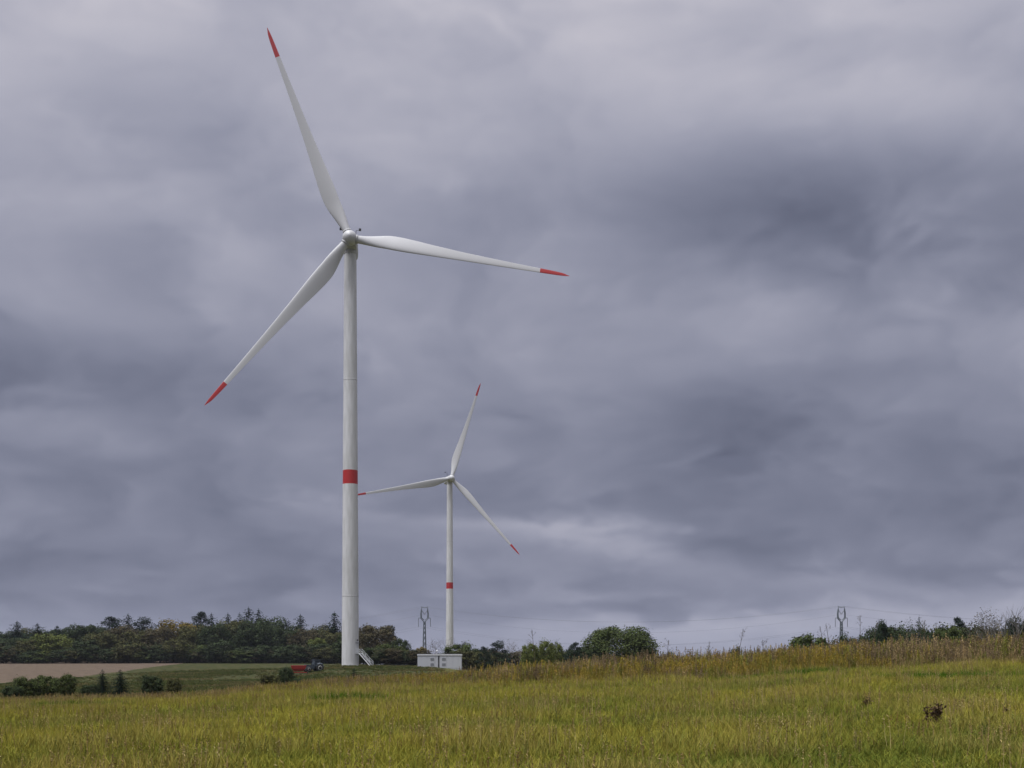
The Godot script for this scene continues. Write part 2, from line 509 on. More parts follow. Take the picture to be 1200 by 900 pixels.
# ------------------------------------------------------------------ pylons and wires
func pylon(label: String, where: Vector3, turn: float, s: float) -> Node3D:
	var t := thing("lattice_pylon", label, "pylon", where, turn, "pylons of the power line")
	t.scale = Vector3(s, s, s)
	var W := Color.WHITE
	var b := MB.new()
	var levels := [0.0, 6.0, 11.5, 16.5, 21.0, 25.0, 28.5, 31.5, 34.7]
	for k in levels.size() - 1:
		var a: float = levels[k]
		var c: float = levels[k + 1]
		var ra := lerpf(1.35, 0.55, a / 34.7)
		var rc := lerpf(1.35, 0.55, c / 34.7)
		var q := [Vector3(-1, 0, -1), Vector3(1, 0, -1), Vector3(1, 0, 1), Vector3(-1, 0, 1)]
		for m in 4:
			var p0: Vector3 = q[m] * ra + Vector3(0, a, 0)
			var p1: Vector3 = q[m] * rc + Vector3(0, c, 0)
			var r0: Vector3 = q[(m + 1) % 4] * ra + Vector3(0, a, 0)
			var r1: Vector3 = q[(m + 1) % 4] * rc + Vector3(0, c, 0)
			b.tube([p0, p1], [0.2, 0.2], 4, W)
			b.tube([p0, r1], [0.12, 0.12], 3, W)
			b.tube([r0, p1], [0.12, 0.12], 3, W)
			b.tube([p1, r1], [0.06, 0.06], 3, W)
	part("body", b.mesh(), M.lattice, t)
	for sx in [-1.0, 1.0]:
		var h := MB.new()
		for dz in [-0.4, 0.4]:
			h.tube([Vector3(sx * 0.5, 34.5, dz), Vector3(sx * 2.6, 36.9, dz), Vector3(sx * 2.75, 40.0, dz), Vector3(sx * 2.3, 42.9, dz * 0.7), Vector3(sx * 1.9, 44.6, 0)], [0.24, 0.24, 0.22, 0.2, 0.15], 4, W)
			h.tube([Vector3(sx * 0.3, 35.6, dz), Vector3(sx * 2.1, 37.4, dz), Vector3(sx * 2.3, 40.0, dz), Vector3(sx * 2.0, 42.9, dz * 0.7)], [0.16, 0.16, 0.16, 0.16], 4, W)
		for k in 5: h.tube([Vector3(sx * 2.65, 37.0 + k * 1.1, -0.4), Vector3(sx * 2.3, 37.6 + k * 1.1, 0.4)], [0.06, 0.06], 3, W)
		part("upright", h.mesh(), M.lattice, t)
		var a := MB.new()
		a.tube([Vector3(sx * 2.5, 36.7, 0.3), Vector3(sx * 4.3, 36.9, 0)], [0.13, 0.1], 4, W)
		a.tube([Vector3(sx * 2.65, 38.0, 0), Vector3(sx * 4.3, 36.95, 0)], [0.09, 0.09], 4, W)
		part("arm", a.mesh(), M.lattice, t)
		var i := MB.new()
		i.tube([Vector3(sx * 4.25, 36.9, 0), Vector3(sx * 4.25, 31.0, 0)], [0.19, 0.19], 5, W)
		part("insulator", i.mesh(), M.insulator, t)
		var v := MB.new()
		v.tube([Vector3(sx * 2.2, 42.6, 0), Vector3(0, 39.6, 0)], [0.2, 0.2], 5, W)
		part("insulator", v.mesh(), M.insulator, t)
		var e := MB.new()
		e.tube([Vector3(sx * 0.02, 44.2, 0), Vector3(sx * 1.9, 44.5, 0), Vector3(sx * 2.4, 45.1, 0)], [0.2, 0.22, 0.14], 4, W)
		part("ear", e.mesh(), M.lattice, t)
	return t

func wire(a: Vector3, b: Vector3, sag: float, label: String) -> void:
	var mb := MB.new()
	var pts := []
	var rad := []
	for k in 33:
		var f := k / 32.0
		pts.append(a.lerp(b, f) - Vector3(0, 4.0 * sag * f * (1 - f), 0) - a)
		rad.append(0.032)
	mb.tube(pts, rad, 4, Color.WHITE)
	var o := part("power_line_wire", mb.mesh(), M.wire, self)
	o.position = a
	tag(o, label, "power line", "wires strung between the pylons")

# ------------------------------------------------------------------ plants
func leaf_col(r: RandomNumberGenerator, spread := 0.45) -> Color:
	var k := 1.0 + r.randf_range(-spread, spread)
	return Color(k * r.randf_range(0.85, 1.2), k, k * r.randf_range(0.75, 1.2))

func limbs(mb: MB, r: RandomNumberGenerator, p: Vector3, dir: Vector3, length: float, rad: float, depth: int, spread: float, tips: Array) -> void:
	var pts := [p]
	var radii := [rad]
	var q := p
	var d := dir
	for k in 3:
		d = (d + Vector3(r.randf_range(-1, 1), r.randf_range(-0.2, 0.5), r.randf_range(-1, 1)) * 0.22).normalized()
		q += d * length / 3.0
		pts.append(q)
		radii.append(rad * (1.0 - 0.17 * (k + 1)))
		if depth > 0 and k > 0:
			var side := Vector3(r.randf_range(-1, 1), r.randf_range(0.0, 0.7), r.randf_range(-1, 1)).normalized()
			limbs(mb, r, q, (d * (1.0 - spread) + side * spread).normalized(), length * r.randf_range(0.5, 0.75), rad * 0.5, depth - 1, spread, tips)
	mb.tube(pts, radii, 5 if rad > 0.012 else 3, Color.WHITE)
	if depth > 0:
		for m in 2:
			var side := Vector3(r.randf_range(-1, 1), r.randf_range(-0.1, 0.6), r.randf_range(-1, 1)).normalized()
			limbs(mb, r, q, (d * (1.0 - spread) + side * spread).normalized(), length * r.randf_range(0.55, 0.8), rad * 0.48, depth - 1, spread, tips)
	else:
		tips.append(q)

# every template is one metre high and about one metre wide, foot at the origin
func normal_size(parts: Array) -> Array:
	var hi := 0.0
	var side := []
	for mb in parts:
		for q in mb.v:
			hi = maxf(hi, q.y)
			side.append(maxf(absf(q.x), absf(q.z)))
	side.sort()
	var w: float = 0.5 / side[int(side.size() * 0.985)]
	var out := []
	for mb in parts:
		for k in mb.v.size(): mb.v[k] = mb.v[k] * Vector3(w, 1.0 / hi, w)
		out.append(mb.mesh())
	return out

func round_tree(seed_: int, lobes: int, low: float, per: int, size: float, even := false, rough := false) -> Array:
	var r := RandomNumberGenerator.new()
	r.seed = seed_
	var tr := MB.new()
	var tips := []
	limbs(tr, r, Vector3(0, -0.04, 0), Vector3.UP, 0.42, 0.022, 2, 0.55, tips)
	var cr := MB.new()
	var cy := (low + 0.93) * 0.5
	var ry := (0.93 - low) * 0.5
	for k in lobes:
		var th := TAU * k * 0.618 + r.randf_range(-0.3, 0.3)
		var f := (k + 0.5) / lobes
		var yy := -0.92 + 1.8 * f
		var rr := sqrt(maxf(0.05, 1.0 - yy * yy * 0.85)) * (r.randf_range(0.84, 1.0) if even else r.randf_range(0.62, 0.95))
		var lr := r.randf_range(0.11, 0.19) if not rough else r.randf_range(0.07, 0.17)
		var c := Vector3(cos(th) * rr * 0.36, cy + yy * (ry - 0.08), sin(th) * rr * 0.36)
		var tone := r.randf_range(0.8, 1.22)
		for m in per:
			var o := Vector3(r.randfn(), r.randfn(), r.randfn()).normalized()
			var p := c + o * Vector3(lr, lr * 0.85, lr) * (r.randf_range(0.55, 1.0) + (r.randf_range(0.1, 0.75 if rough else 0.35) if r.randf() < (0.3 if rough else 0.15) else 0.0))
			var lc := leaf_col(r) * tone
			cr.leaf(p, o, size * r.randf_range(0.6, 1.25), r.randf_range(0.5, 0.9), Color(lc.r, lc.g, lc.b), r)
	return normal_size([tr, cr])

func spruce_tree(seed_: int, rows: int, size: float) -> Array:
	var r := RandomNumberGenerator.new()
	r.seed = seed_
	var tr := MB.new()
	tr.tube([Vector3(0, -0.04, 0), Vector3(0.004, 0.5, 0), Vector3(0, 0.985, 0)], [0.02, 0.012, 0.002], 6, Color.WHITE)
	var cr := MB.new()
	for k in rows:
		var f := float(k) / rows
		var y := 0.06 + 0.92 * f
		var reach := 0.5 * pow(1.0 - f, 0.8) * r.randf_range(0.7, 1.1) + 0.02
		var n := int(lerpf(13, 5, f))
		for b in n:
			var th := TAU * (b + r.randf()) / n
			var dir := Vector3(cos(th), r.randf_range(-0.35, 0.15), sin(th))
			var len_ := reach * r.randf_range(0.6, 1.15)
			var sub := maxi(2, int(len_ / size * 1.2))
			for s in sub:
				var g := (s + 1.0) / sub
				var p := Vector3(0, y, 0) + dir * len_ * g
				cr.leaf(p + Vector3(r.randfn(), r.randfn() * 0.7, r.randfn()) * size * 0.35, Vector3.UP, size * r.randf_range(0.6, 1.1) * (1.15 - 0.4 * g), r.randf_range(0.35, 0.6), leaf_col(r, 0.35), r)
	for k in 6: cr.leaf(Vector3(0, 0.95 + k * 0.01, 0), Vector3.RIGHT, size * 0.5, 0.3, Color.WHITE, r)
	return normal_size([tr, cr])

func pine_tree(seed_: int, per: int, size: float) -> Array:
	var r := RandomNumberGenerator.new()
	r.seed = seed_
	var tr := MB.new()
	tr.tube([Vector3(0, -0.04, 0), Vector3(0.02, 0.5, 0.01), Vector3(0.0, 0.94, 0)], [0.018, 0.013, 0.004], 6, Color.WHITE)
	var cr := MB.new()
	for k in 13:
		var f := k / 12.0
		var th := k * 2.4
		var c := Vector3(cos(th) * 0.3 * (1.1 - f * 0.9), 0.36 + 0.56 * f, sin(th) * 0.3 * (1.1 - f * 0.9))
		tr.tube([Vector3(0, c.y - 0.06, 0), c], [0.008, 0.003], 4, Color.WHITE)
		var lr := r.randf_range(0.1, 0.17)
		for m in per:
			var o := Vector3(r.randfn(), r.randfn(), r.randfn()).normalized()
			cr.leaf(c + o * Vector3(lr, lr * 0.55, lr) * r.randf_range(0.4, 1.05), Vector3.UP, size * r.randf_range(0.6, 1.2), 0.45, leaf_col(r, 0.35), r)
	return normal_size([tr, cr])

func sparse_tree(seed_: int, leaves: int, size: float, stem := 0.013) -> Array:
	var r := RandomNumberGenerator.new()
	r.seed = seed_
	var tr := MB.new()
	var tips := []
	for k in 3:
		limbs(tr, r, Vector3(r.randf_range(-0.04, 0.04), -0.04, r.randf_range(-0.04, 0.04)), Vector3(r.randf_range(-0.35, 0.35), 1, r.randf_range(-0.35, 0.35)).normalized(), 0.46, stem, 3, 0.42, tips)
	var cr := MB.new()
	for k in leaves:
		var p: Vector3 = tips[r.randi() % tips.size()]
		cr.leaf(p + Vector3(r.randfn(), r.randfn(), r.randfn()) * 0.035, Vector3.UP, size * r.randf_range(0.5, 1.2), 0.6, leaf_col(r), r)
	return normal_size([tr, cr])

var T := {}
func plant(called: String, kind: String, mat: String, u: float, topv: float, d: float, wpx: float, label: String, category: String, group := "") -> void:
	var x := px(u, d)
	var g := gh(x, -d)
	var hgt := py(topv, d) - g
	var w := wpx * d / F
	var t := thing(called, label, category, Vector3(x, g, -d), 0.0, group)
	var bs := Basis(Vector3.UP, rng.randf() * TAU).scaled(Vector3(w, hgt, w))
	var v: Array = T[kind]
	part("trunk" if category == "tree" else "stem", v[0], M.grey_bark if kind.begins_with("sparse") else M.bark, t, Transform3D(bs, Vector3.ZERO))
	if v.size() > 1: part("crown" if category == "tree" else "foliage", v[1], M[mat], t, Transform3D(bs, Vector3.ZERO))

const ORD := ["first", "second", "third", "fourth", "fifth", "sixth", "seventh", "eighth", "ninth", "tenth", "eleventh", "twelfth", "thirteenth", "fourteenth", "fifteenth", "sixteenth", "seventeenth", "eighteenth", "nineteenth", "twentieth", "twenty-first", "twenty-second", "twenty-third", "twenty-fourth", "twenty-fifth", "twenty-sixth", "twenty-seventh", "twenty-eighth", "twenty-ninth", "thirtieth", "thirty-first", "thirty-second", "thirty-third", "thirty-fourth", "thirty-fifth", "thirty-sixth"]

func make_templates() -> void:
	for k in 4: T["round%d" % k] = round_tree(100 + k, 22, 0.06, 420, 0.019)
	T.oak = round_tree(131, 60, 0.04, 420, 0.0145, true)
	for k in 3: T["bush%d" % k] = round_tree(150 + k, 24, 0.02, 330, 0.021, false, true)
	for k in 3: T["spruce%d" % k] = spruce_tree(200 + k, 40, 0.032)
	for k in 2: T["pine%d" % k] = pine_tree(300 + k, 260, 0.022)
	T.sparse0 = sparse_tree(401, 1100, 0.02)
	T.sparse1 = sparse_tree(402, 60, 0.018)
	T.sparse2 = [sparse_tree(405, 1, 0.01, 0.02)[0]]

func make_trees() -> void:
	# the wood, counted from the white tower outwards
	var pointed := [[392, 716, 455, 60, "spruce1"], [352, 719, 450, 55, "spruce0"], [338, 726, 445, 46, "spruce2"], [303, 713, 460, 60, "spruce2"], [291, 710, 470, 55, "spruce0"], [281, 717, 450, 40, "spruce1"], [267, 717, 480, 38, "spruce0"], [248, 718, 470, 49, "spruce2"], [235, 716, 465, 40, "pine0"], [168, 722, 470, 44, "pine1"], [150, 718, 460, 55, "spruce0"], [131, 722, 465, 48, "pine0"], [67, 732, 470, 40, "spruce1"], [44, 730, 455, 66, "spruce2"], [20, 727, 460, 55, "spruce0"], [-14, 726, 460, 66, "spruce1"]]
	for k in pointed.size():
		var p: Array = pointed[k]
		plant("conifer_tree", p[4], "pine" if p[4].begins_with("pine") else "spruce", p[0], p[1], p[2], p[3], "dark pointed conifer rising above the wood, %s from the tall white tower" % ORD[k], "tree", "conifers of the wood")
	var rounded := [[385, 737, 440, 39, "round1", "olive"], [372, 746, 428, 26, "bush1", "bright_green"], [357, 735, 436, 41, "round2", "brownish"], [336, 730, 438, 43, "round0", "dark_green"], [316, 721, 446, 47, "round3", "dark_green"], [296, 725, 434, 45, "round1", "dark_green"], [272, 724, 440, 47, "round2", "olive"], [252, 728, 432, 45, "round0", "dark_green"], [229, 731, 436, 43, "round3", "olive"], [206, 724, 444, 51, "round1", "ochre"], [187, 733, 432, 41, "round2", "brownish"], [165, 735, 434, 47, "round0", "olive"], [142, 731, 440, 45, "round3", "brownish"], [122, 738, 430, 43, "round1", "olive"], [106, 730, 446, 39, "round2", "dark_green"], [89, 729, 442, 39, "round0", "dark_green"], [62, 741, 428, 49, "round3", "bright_green"], [38, 745, 432, 39, "round1", "mid_green"], [14, 746, 434, 39, "round2", "dark_green"], [-12, 743, 434, 43, "round0", "dark_green"]]
	var tint := {"olive": "olive", "bright_green": "light green", "brownish": "dull brown-green", "dark_green": "dark green", "ochre": "ochre yellow", "mid_green": "mid green"}
	for k in rounded.size():
		var p: Array = rounded[k]
		plant("broadleaf_tree", p[4], p[5], p[0], p[1], p[2], p[3], "%s broadleaf tree at the wood's edge, %s from the tall white tower" % [tint[p[5]], ORD[k]], "tree", "broadleaf trees along the wood's edge")
	var k := 0
	for u in range(398, -40, -19):
		plant("broadleaf_tree", "round%d" % (k % 4), ["dark_green", "olive", "dark_green"][k % 3], u + rng.randf_range(-5, 5), 733 + rng.randf_range(-4, 6), 478 + rng.randf_range(-8, 14), 38, "dark broadleaf tree deep inside the wood, mostly hidden by the front trees", "tree", "hidden trees of the wood")
		k += 1
	k = 0
	for u in range(400, -20, -12):
		plant("undergrowth_bush", "bush%d" % (k % 3), ["dark_green", "olive", "dark_green", "brownish", "mid_green"][k % 5], u + rng.randf_range(-5, 5), 757 + rng.randf_range(-10, 8), 424 + rng.randf_range(-2, 3), rng.randf_range(36, 46), "low bush at the foot of the wood's edge, %s from the tall white tower" % ORD[mini(k, 35)], "bush", "bushes at the foot of the wood")
		k += 1
	# between the towers and along the skyline
	for p in [
		["broadleaf_tree", "round2", "brownish", 438, 730, 335, 55, "tall dull brown tree just behind the tower's outside stairs", "tree"],
		["conifer_tree", "pine1", "pine", 455, 732, 345, 31, "dark pine top beside the dull brown tree by the stairs", "tree"],
		["broadleaf_tree", "round0", "dark_green", 415, 738, 350, 48, "dark tree partly hidden behind the foot of the tall tower", "tree"],
		["leafy_bush", "bush0", "mid_green", 458, 752, 315, 40, "round green bush between the stairs and the transformer station", "bush"],
		["leafy_bush", "bush1", "dark_green", 470, 747, 322, 24, "upright dark green bush between the stairs and transformer station", "bush"],
		["leafy_bush", "bush2", "olive", 480, 760, 305, 28, "low olive bush touching the transformer station's near end", "bush"],
		["leafy_bush", "bush1", "ochre", 494, 757, 300, 15, "small yellowing bush poking above the transformer station's roof end", "bush"],
		["bare_tree", "sparse1", "brownish", 516, 746, 320, 40, "thin leafless grey tree behind the transformer station's roof", "tree"],
		["leafy_bush", "bush0", "mid_green", 537, 750, 300, 36, "green bush behind the station, hiding the farther tower's foot", "bush"],
		["leafy_bush", "bush2", "olive", 557, 762, 298, 39, "low olive bush beyond the far end of the transformer station", "bush"],
		["conifer_tree", "pine0", "pine", 567, 757, 240, 21, "small dark pine in the weeds past the transformer station", "tree"],
		["conifer_tree", "pine1", "pine", 583, 750, 245, 36, "broad dark pine in the weeds past the transformer station", "tree"],
		["bare_tree", "sparse1", "brownish", 606, 748, 250, 45, "leafless grey tree beside the light green trees", "tree"],
		["broadleaf_tree", "bush1", "bright_green", 622, 752, 235, 24, "lowest of three light green trees on the skyline", "tree"],
		["broadleaf_tree", "bush2", "bright_green", 640, 746, 240, 22, "middle one of three light green trees on the skyline", "tree"],
		["broadleaf_tree", "bush0", "bright_green", 652, 748, 245, 18, "light green tree beside a small dark pine on the skyline", "tree"],
		["conifer_tree", "pine0", "pine", 673, 752, 240, 30, "small dark pine between light green trees and big round tree", "tree"],
		["leafy_bush", "bush1", "dark_green", 692, 757, 245, 33, "dark bush leaning against the big round tree", "bush"],
		["broadleaf_tree", "oak", "mid_green", 726, 732, 250, 86, "big dome-shaped dark green tree standing alone on the skyline", "tree"],
		["leafy_bush", "bush2", "dark_green", 786, 760, 180, 16, "small dark bush on the skyline beside the big round tree", "bush"],
		["leafy_bush", "bush0", "dark_green", 860, 754, 110, 16, "small dark bush standing alone in the skyline weeds", "bush"],
		["leafy_bush", "bush1", "mid_green", 945, 741, 130, 51, "green bush in the weeds near the farther-off single pylon", "bush"],
		["leafy_bush", "bush2", "olive", 970, 744, 130, 33, "olive bush at the foot of the single pylon", "bush"],
		["leafy_bush", "bush0", "dark_green", 998, 738, 150, 33, "round dark bush close beside the single pylon's foot", "bush"],
		["leafy_bush", "bush1", "dark_green", 1018, 745, 150, 30, "low dark bush after the round one by the pylon", "bush"],
		["conifer_tree", "pine1", "pine", 1035, 725, 165, 30, "loose-limbed dark pine, nearest of the skyline row to the pylon", "tree"],
		["broadleaf_tree", "bush2", "dark_green", 1050, 727, 165, 40, "compact round dark tree on the skyline row past the pylon", "tree"],
		["broadleaf_tree", "sparse0", "dark_green", 1070, 723, 160, 51, "thin-leaved grey-green tree in the skyline row", "tree"],
		["conifer_tree", "spruce1", "spruce", 1077, 720, 165, 18, "narrow grey-green conifer in the skyline row", "tree"],
		["broadleaf_tree", "bush0", "dark_green", 1095, 729, 170, 44, "low round dark tree after the narrow conifer", "tree"],
		["broadleaf_tree", "bush1", "mid_green", 1111, 730, 165, 40, "low mid green tree in the skyline row", "tree"],
		["conifer_tree", "pine0", "spruce", 1124, 722, 170, 34, "dark ragged pine in the skyline row before the brown tree", "tree"],
		["broadleaf_tree", "bush2", "dark_green", 1138, 727, 165, 40, "dense dark tree just before the brown half-bare tree", "tree"],
		["half_bare_tree", "sparse0", "brownish", 1158, 711, 140, 57, "brown half-bare tree standing out above the skyline row", "tree"],
		["broadleaf_tree", "bush0", "brownish", 1160, 731, 145, 44, "dull brown bushy growth under the half-bare tree", "tree"],
		["dead_tree", "sparse2", "brownish", 1186, 706, 130, 68, "dead leafless tree with long bare upright branches", "tree"],
		["conifer_tree", "pine1", "pine", 1190, 721, 150, 47, "dark pine under the dead tree's bare branches", "tree"],
		["broadleaf_tree", "bush1", "dark_green", 1214, 725, 150, 51, "dark tree at the picture edge past the dead tree", "tree"]]:
		plant(p[0], p[1], p[2], p[3], p[4], p[5], p[6], p[7], p[8])
	k = 0
	for u in range(1022, 1216, 13):
		plant("hedge_bush", "bush%d" % (k % 3), ["dark_green", "dark_green", "olive"][k % 3], u + rng.randf_range(-3, 3), 732 + rng.randf_range(-5, 3), 172 + rng.randf_range(-4, 8), 38, "dark hedge bush under the skyline row, %s one away from the pylon" % ORD[k], "bush", "hedge bushes under the skyline row")
		k += 1
	k = 0
	for u in range(428, 706, 13):
		if u > 500 and u < 540: continue
		plant("thicket_bush", "bush%d" % (k % 3), ["olive", "dark_green", "brownish"][k % 3], u + rng.randf_range(-3, 3), 761 + rng.randf_range(-4, 3), (264.0 if u > 585 else 300.0) + rng.randf_range(-6, 10), 36, "low thicket bush behind the weeds, %s one counted from the stairs" % ORD[k], "bush", "thicket bushes behind the weeds")
		k += 1
	# young growth in the rough meadow before the ploughed field
	for p in [
		["leafy_bush", "bush0", "mid_green", 31, 790, 104, 32, "outermost leafy bush before the ploughed field"],
		["leafy_bush", "bush1", "dark_green", 14, 803, 102, 24, "low outermost bush clump at the meadow's edge"],
		["leafy_bush", "bush1", "mid_green", 54, 790, 104, 30, "middle leafy bush of three before the ploughed field"],
		["leafy_bush", "bush2", "mid_green", 79, 787, 106, 20, "tallest leafy bush of three, upright, before ploughed field"],
		["young_spruce", "spruce1", "spruce", 120, 784, 108, 30, "young spruce standing next to the leafy bushes"],
		["young_spruce", "spruce2", "spruce", 141, 784, 108, 33, "young spruce standing next to the wide meadow bush"],
		["leafy_bush", "bush0", "dark_green", 105, 800, 106, 24, "low dark bush at the foot of the young spruces"],
		["leafy_bush", "bush0", "dark_green", 178, 788, 106, 26, "wide dark bush in the meadow beyond the young spruces"],
		["leafy_bush", "bush1", "olive", 204, 794, 106, 18, "small olive bush last in the row of meadow bushes"],
		["leafy_bush", "bush2", "dark_green", 336, 779, 118, 18, "dark upright bush just before the red farm implement"],
		["leafy_bush", "bush0", "olive", 316, 787, 116, 26, "low olive bush beside the upright one by the implement"],
		["leafy_bush", "bush1", "dark_green", 348, 794, 112, 14, "small low bush in front of the red implement"],
		["young_spruce", "spruce0", "spruce", 415, 782, 112, 20, "tiny dark spruce in front of the tall tower's foot"]]:
		plant(p[0], p[1], p[2], p[3], p[4], p[5], p[6], p[7], "bush" if p[0] == "leafy_bush" else "tree")

# ------------------------------------------------------------------ tractor and implement
func wheel(parent: Node3D, at: Vector3, r: float, w: float) -> void:
	var o := Node3D.new()
	o.name = "wheel"
	parent.add_child(o, true)
	o.position = at
	o.rotation.x = PI / 2
	part("tyre", lathe_y([[r * 0.55, -w * 0.5], [r * 0.9, -w * 0.5], [r, -w * 0.3], [r, w * 0.3], [r * 0.9, w * 0.5], [r * 0.55, w * 0.5]], 24), M.tyre_rubber, o)
	part("rim", lathe_y([[r * 0.2, -w * 0.42], [r * 0.54, -w * 0.53], [r * 0.54, w * 0.53], [r * 0.2, w * 0.42]], 20), M.rim_paint, o)

func tractor(where: Vector3, turn: float) -> void:
	var t := thing("tractor", "dark grey-blue farm tractor parked on the field before the wood", "tractor", where, turn)
	var hood := MB.new()
	hood.box(Vector3(0.5, 0.75, -0.42), Vector3(2.3, 1.55, 0.42))
	hood.box(Vector3(2.3, 0.8, -0.36), Vector3(2.42, 1.45, 0.36))
	part("hood", hood.mesh(), M.tractor_paint, t)
	var ch := MB.new()
	ch.box(Vector3(-1.1, 0.55, -0.35), Vector3(2.2, 0.75, 0.35))
	ch.box(Vector3(-1.0, 0.75, -0.6), Vector3(0.5, 1.1, 0.6))
	part("chassis", ch.mesh(), M.tractor_paint, t)
	var cab := MB.new()
	cab.quad(Vector3(-1.0, 1.1, 0.7), Vector3(0.5, 1.1, 0.7), Vector3(0.25, 2.45, 0.62), Vector3(-0.9, 2.45, 0.62), Color.WHITE)
	cab.quad(Vector3(-1.0, 1.1, -0.7), Vector3(0.5, 1.1, -0.7), Vector3(0.25, 2.45, -0.62), Vector3(-0.9, 2.45, -0.62), Color.WHITE)
	cab.quad(Vector3(0.5, 1.1, -0.7), Vector3(0.5, 1.1, 0.7), Vector3(0.25, 2.45, 0.62), Vector3(0.25, 2.45, -0.62), Color.WHITE)
	cab.quad(Vector3(-1.0, 1.1, -0.7), Vector3(-1.0, 1.1, 0.7), Vector3(-0.9, 2.45, 0.62), Vector3(-0.9, 2.45, -0.62), Color.WHITE)
	part("cab_glass", cab.mesh(), M.tractor_glass, t)
	var rf := MB.new()
	rf.box(Vector3(-1.02, 2.45, -0.72), Vector3(0.4, 2.62, 0.72))
	for q in [[0.5, 0.7, 0.25, 0.62], [0.5, -0.7, 0.25, -0.62], [-1.0, 0.7, -0.9, 0.62], [-1.0, -0.7, -0.9, -0.62]]:
		rf.tube([Vector3(q[0], 1.08, q[1]), Vector3(q[2], 2.46, q[3])], [0.05, 0.05], 5, Color.WHITE)
	part("cab_roof", rf.mesh(), M.tractor_paint, t)
	for sz in [-1.0, 1.0]:
		wheel(t, Vector3(-0.75, 0.85, sz * 0.85), 0.85, 0.45)
		wheel(t, Vector3(1.75, 0.58, sz * 0.8), 0.58, 0.35)
		var fd := MB.new()
		fd.tube([Vector3(-1.6, 1.2, sz * 0.85), Vector3(-1.3, 1.6, sz * 0.85), Vector3(-0.75, 1.78, sz * 0.85), Vector3(-0.2, 1.6, sz * 0.85), Vector3(0.1, 1.2, sz * 0.85)], [0.2, 0.2, 0.2, 0.2, 0.2], 4, Color.WHITE)
		part("fender", fd.mesh(), M.tractor_paint, t)
		var lp := MB.new()
		lp.box(Vector3(2.42, 1.15, sz * 0.24 - 0.09), Vector3(2.45, 1.3, sz * 0.24 + 0.09))
		part("headlight", lp.mesh(), M.rim_paint, t)
	var ex := MB.new()
	ex.tube([Vector3(0.7, 1.5, 0.3), Vector3(0.7, 2.5, 0.3)], [0.05, 0.05], 6, Color.WHITE)
	part("exhaust", ex.mesh(), M.dark_fitting, t)

func seed_drill(where: Vector3, turn: float) -> void:
	var t := thing("seed_drill", "red farm seed drill standing beside the dark tractor", "farm implement", where, turn)
	var rings := []
	for s in [[1.0, 0.95, 0.45], [1.45, 1.35, 0.75], [2.0, 1.55, 0.85], [2.08, 1.5, 0.8]]:
		rings.append([Vector3(-s[1], s[0], -s[2]), Vector3(-s[1], s[0], s[2]), Vector3(s[1], s[0], s[2]), Vector3(s[1], s[0], -s[2])])
	var hp := MB.new()
	for k in 3:
		for m in 4: hp.quad(rings[k][m], rings[k][(m + 1) % 4], rings[k + 1][(m + 1) % 4], rings[k + 1][m], Color.WHITE)
	for e in [0, 3]: hp.quad(rings[e][0], rings[e][1], rings[e][2], rings[e][3], Color.WHITE)
	var hopper := part("hopper", hp.mesh(), M.implement_red, t)
	var lid := MB.new()
	lid.box(Vector3(-1.58, 2.08, -0.88), Vector3(1.58, 2.14, 0.88))
	part("lid", lid.mesh(), M.implement_red, hopper)
	var fr := MB.new()
	fr.box(Vector3(-1.7, 0.6, -0.5), Vector3(1.7, 0.78, -0.32))
	fr.box(Vector3(-1.7, 0.6, 0.32), Vector3(1.7, 0.78, 0.5))
	for x in [-1.5, -0.5, 0.5, 1.5]:
		fr.box(Vector3(x - 0.06, 0.62, -0.32), Vector3(x + 0.06, 0.75, 0.32))
		fr.tube([Vector3(x * 0.8, 0.7, 0), Vector3(x * 0.65, 1.1, 0)], [0.06, 0.06], 5, Color.WHITE)
	part("frame", fr.mesh(), M.implement_red, t)
	for k in 8:
		var x := -1.5 + k * 3.0 / 7.0
		var co := MB.new()
		co.tube([Vector3(x, 0.6, 0.45), Vector3(x, 0.25, 0.7), Vector3(x, -0.02, 0.75)], [0.04, 0.04, 0.02], 5, Color.WHITE)
		part("coulter", co.mesh(), M.dark_fitting, t)
	for sx in [-1.85, 1.85]:
		var o := Node3D.new()
		o.name = "wheel"
		t.add_child(o, true)
		o.position = Vector3(sx, 0.5, 0)
		o.rotation.z = PI / 2
		part("tyre", lathe_y([[0.28, -0.1], [0.5, -0.1], [0.5, 0.1], [0.28, 0.1]], 20), M.tyre_rubber, o)
		part("rim", lathe_y([[0.1, -0.08], [0.27, -0.11], [0.27, 0.11], [0.1, 0.08]], 16), M.rim_paint, o)

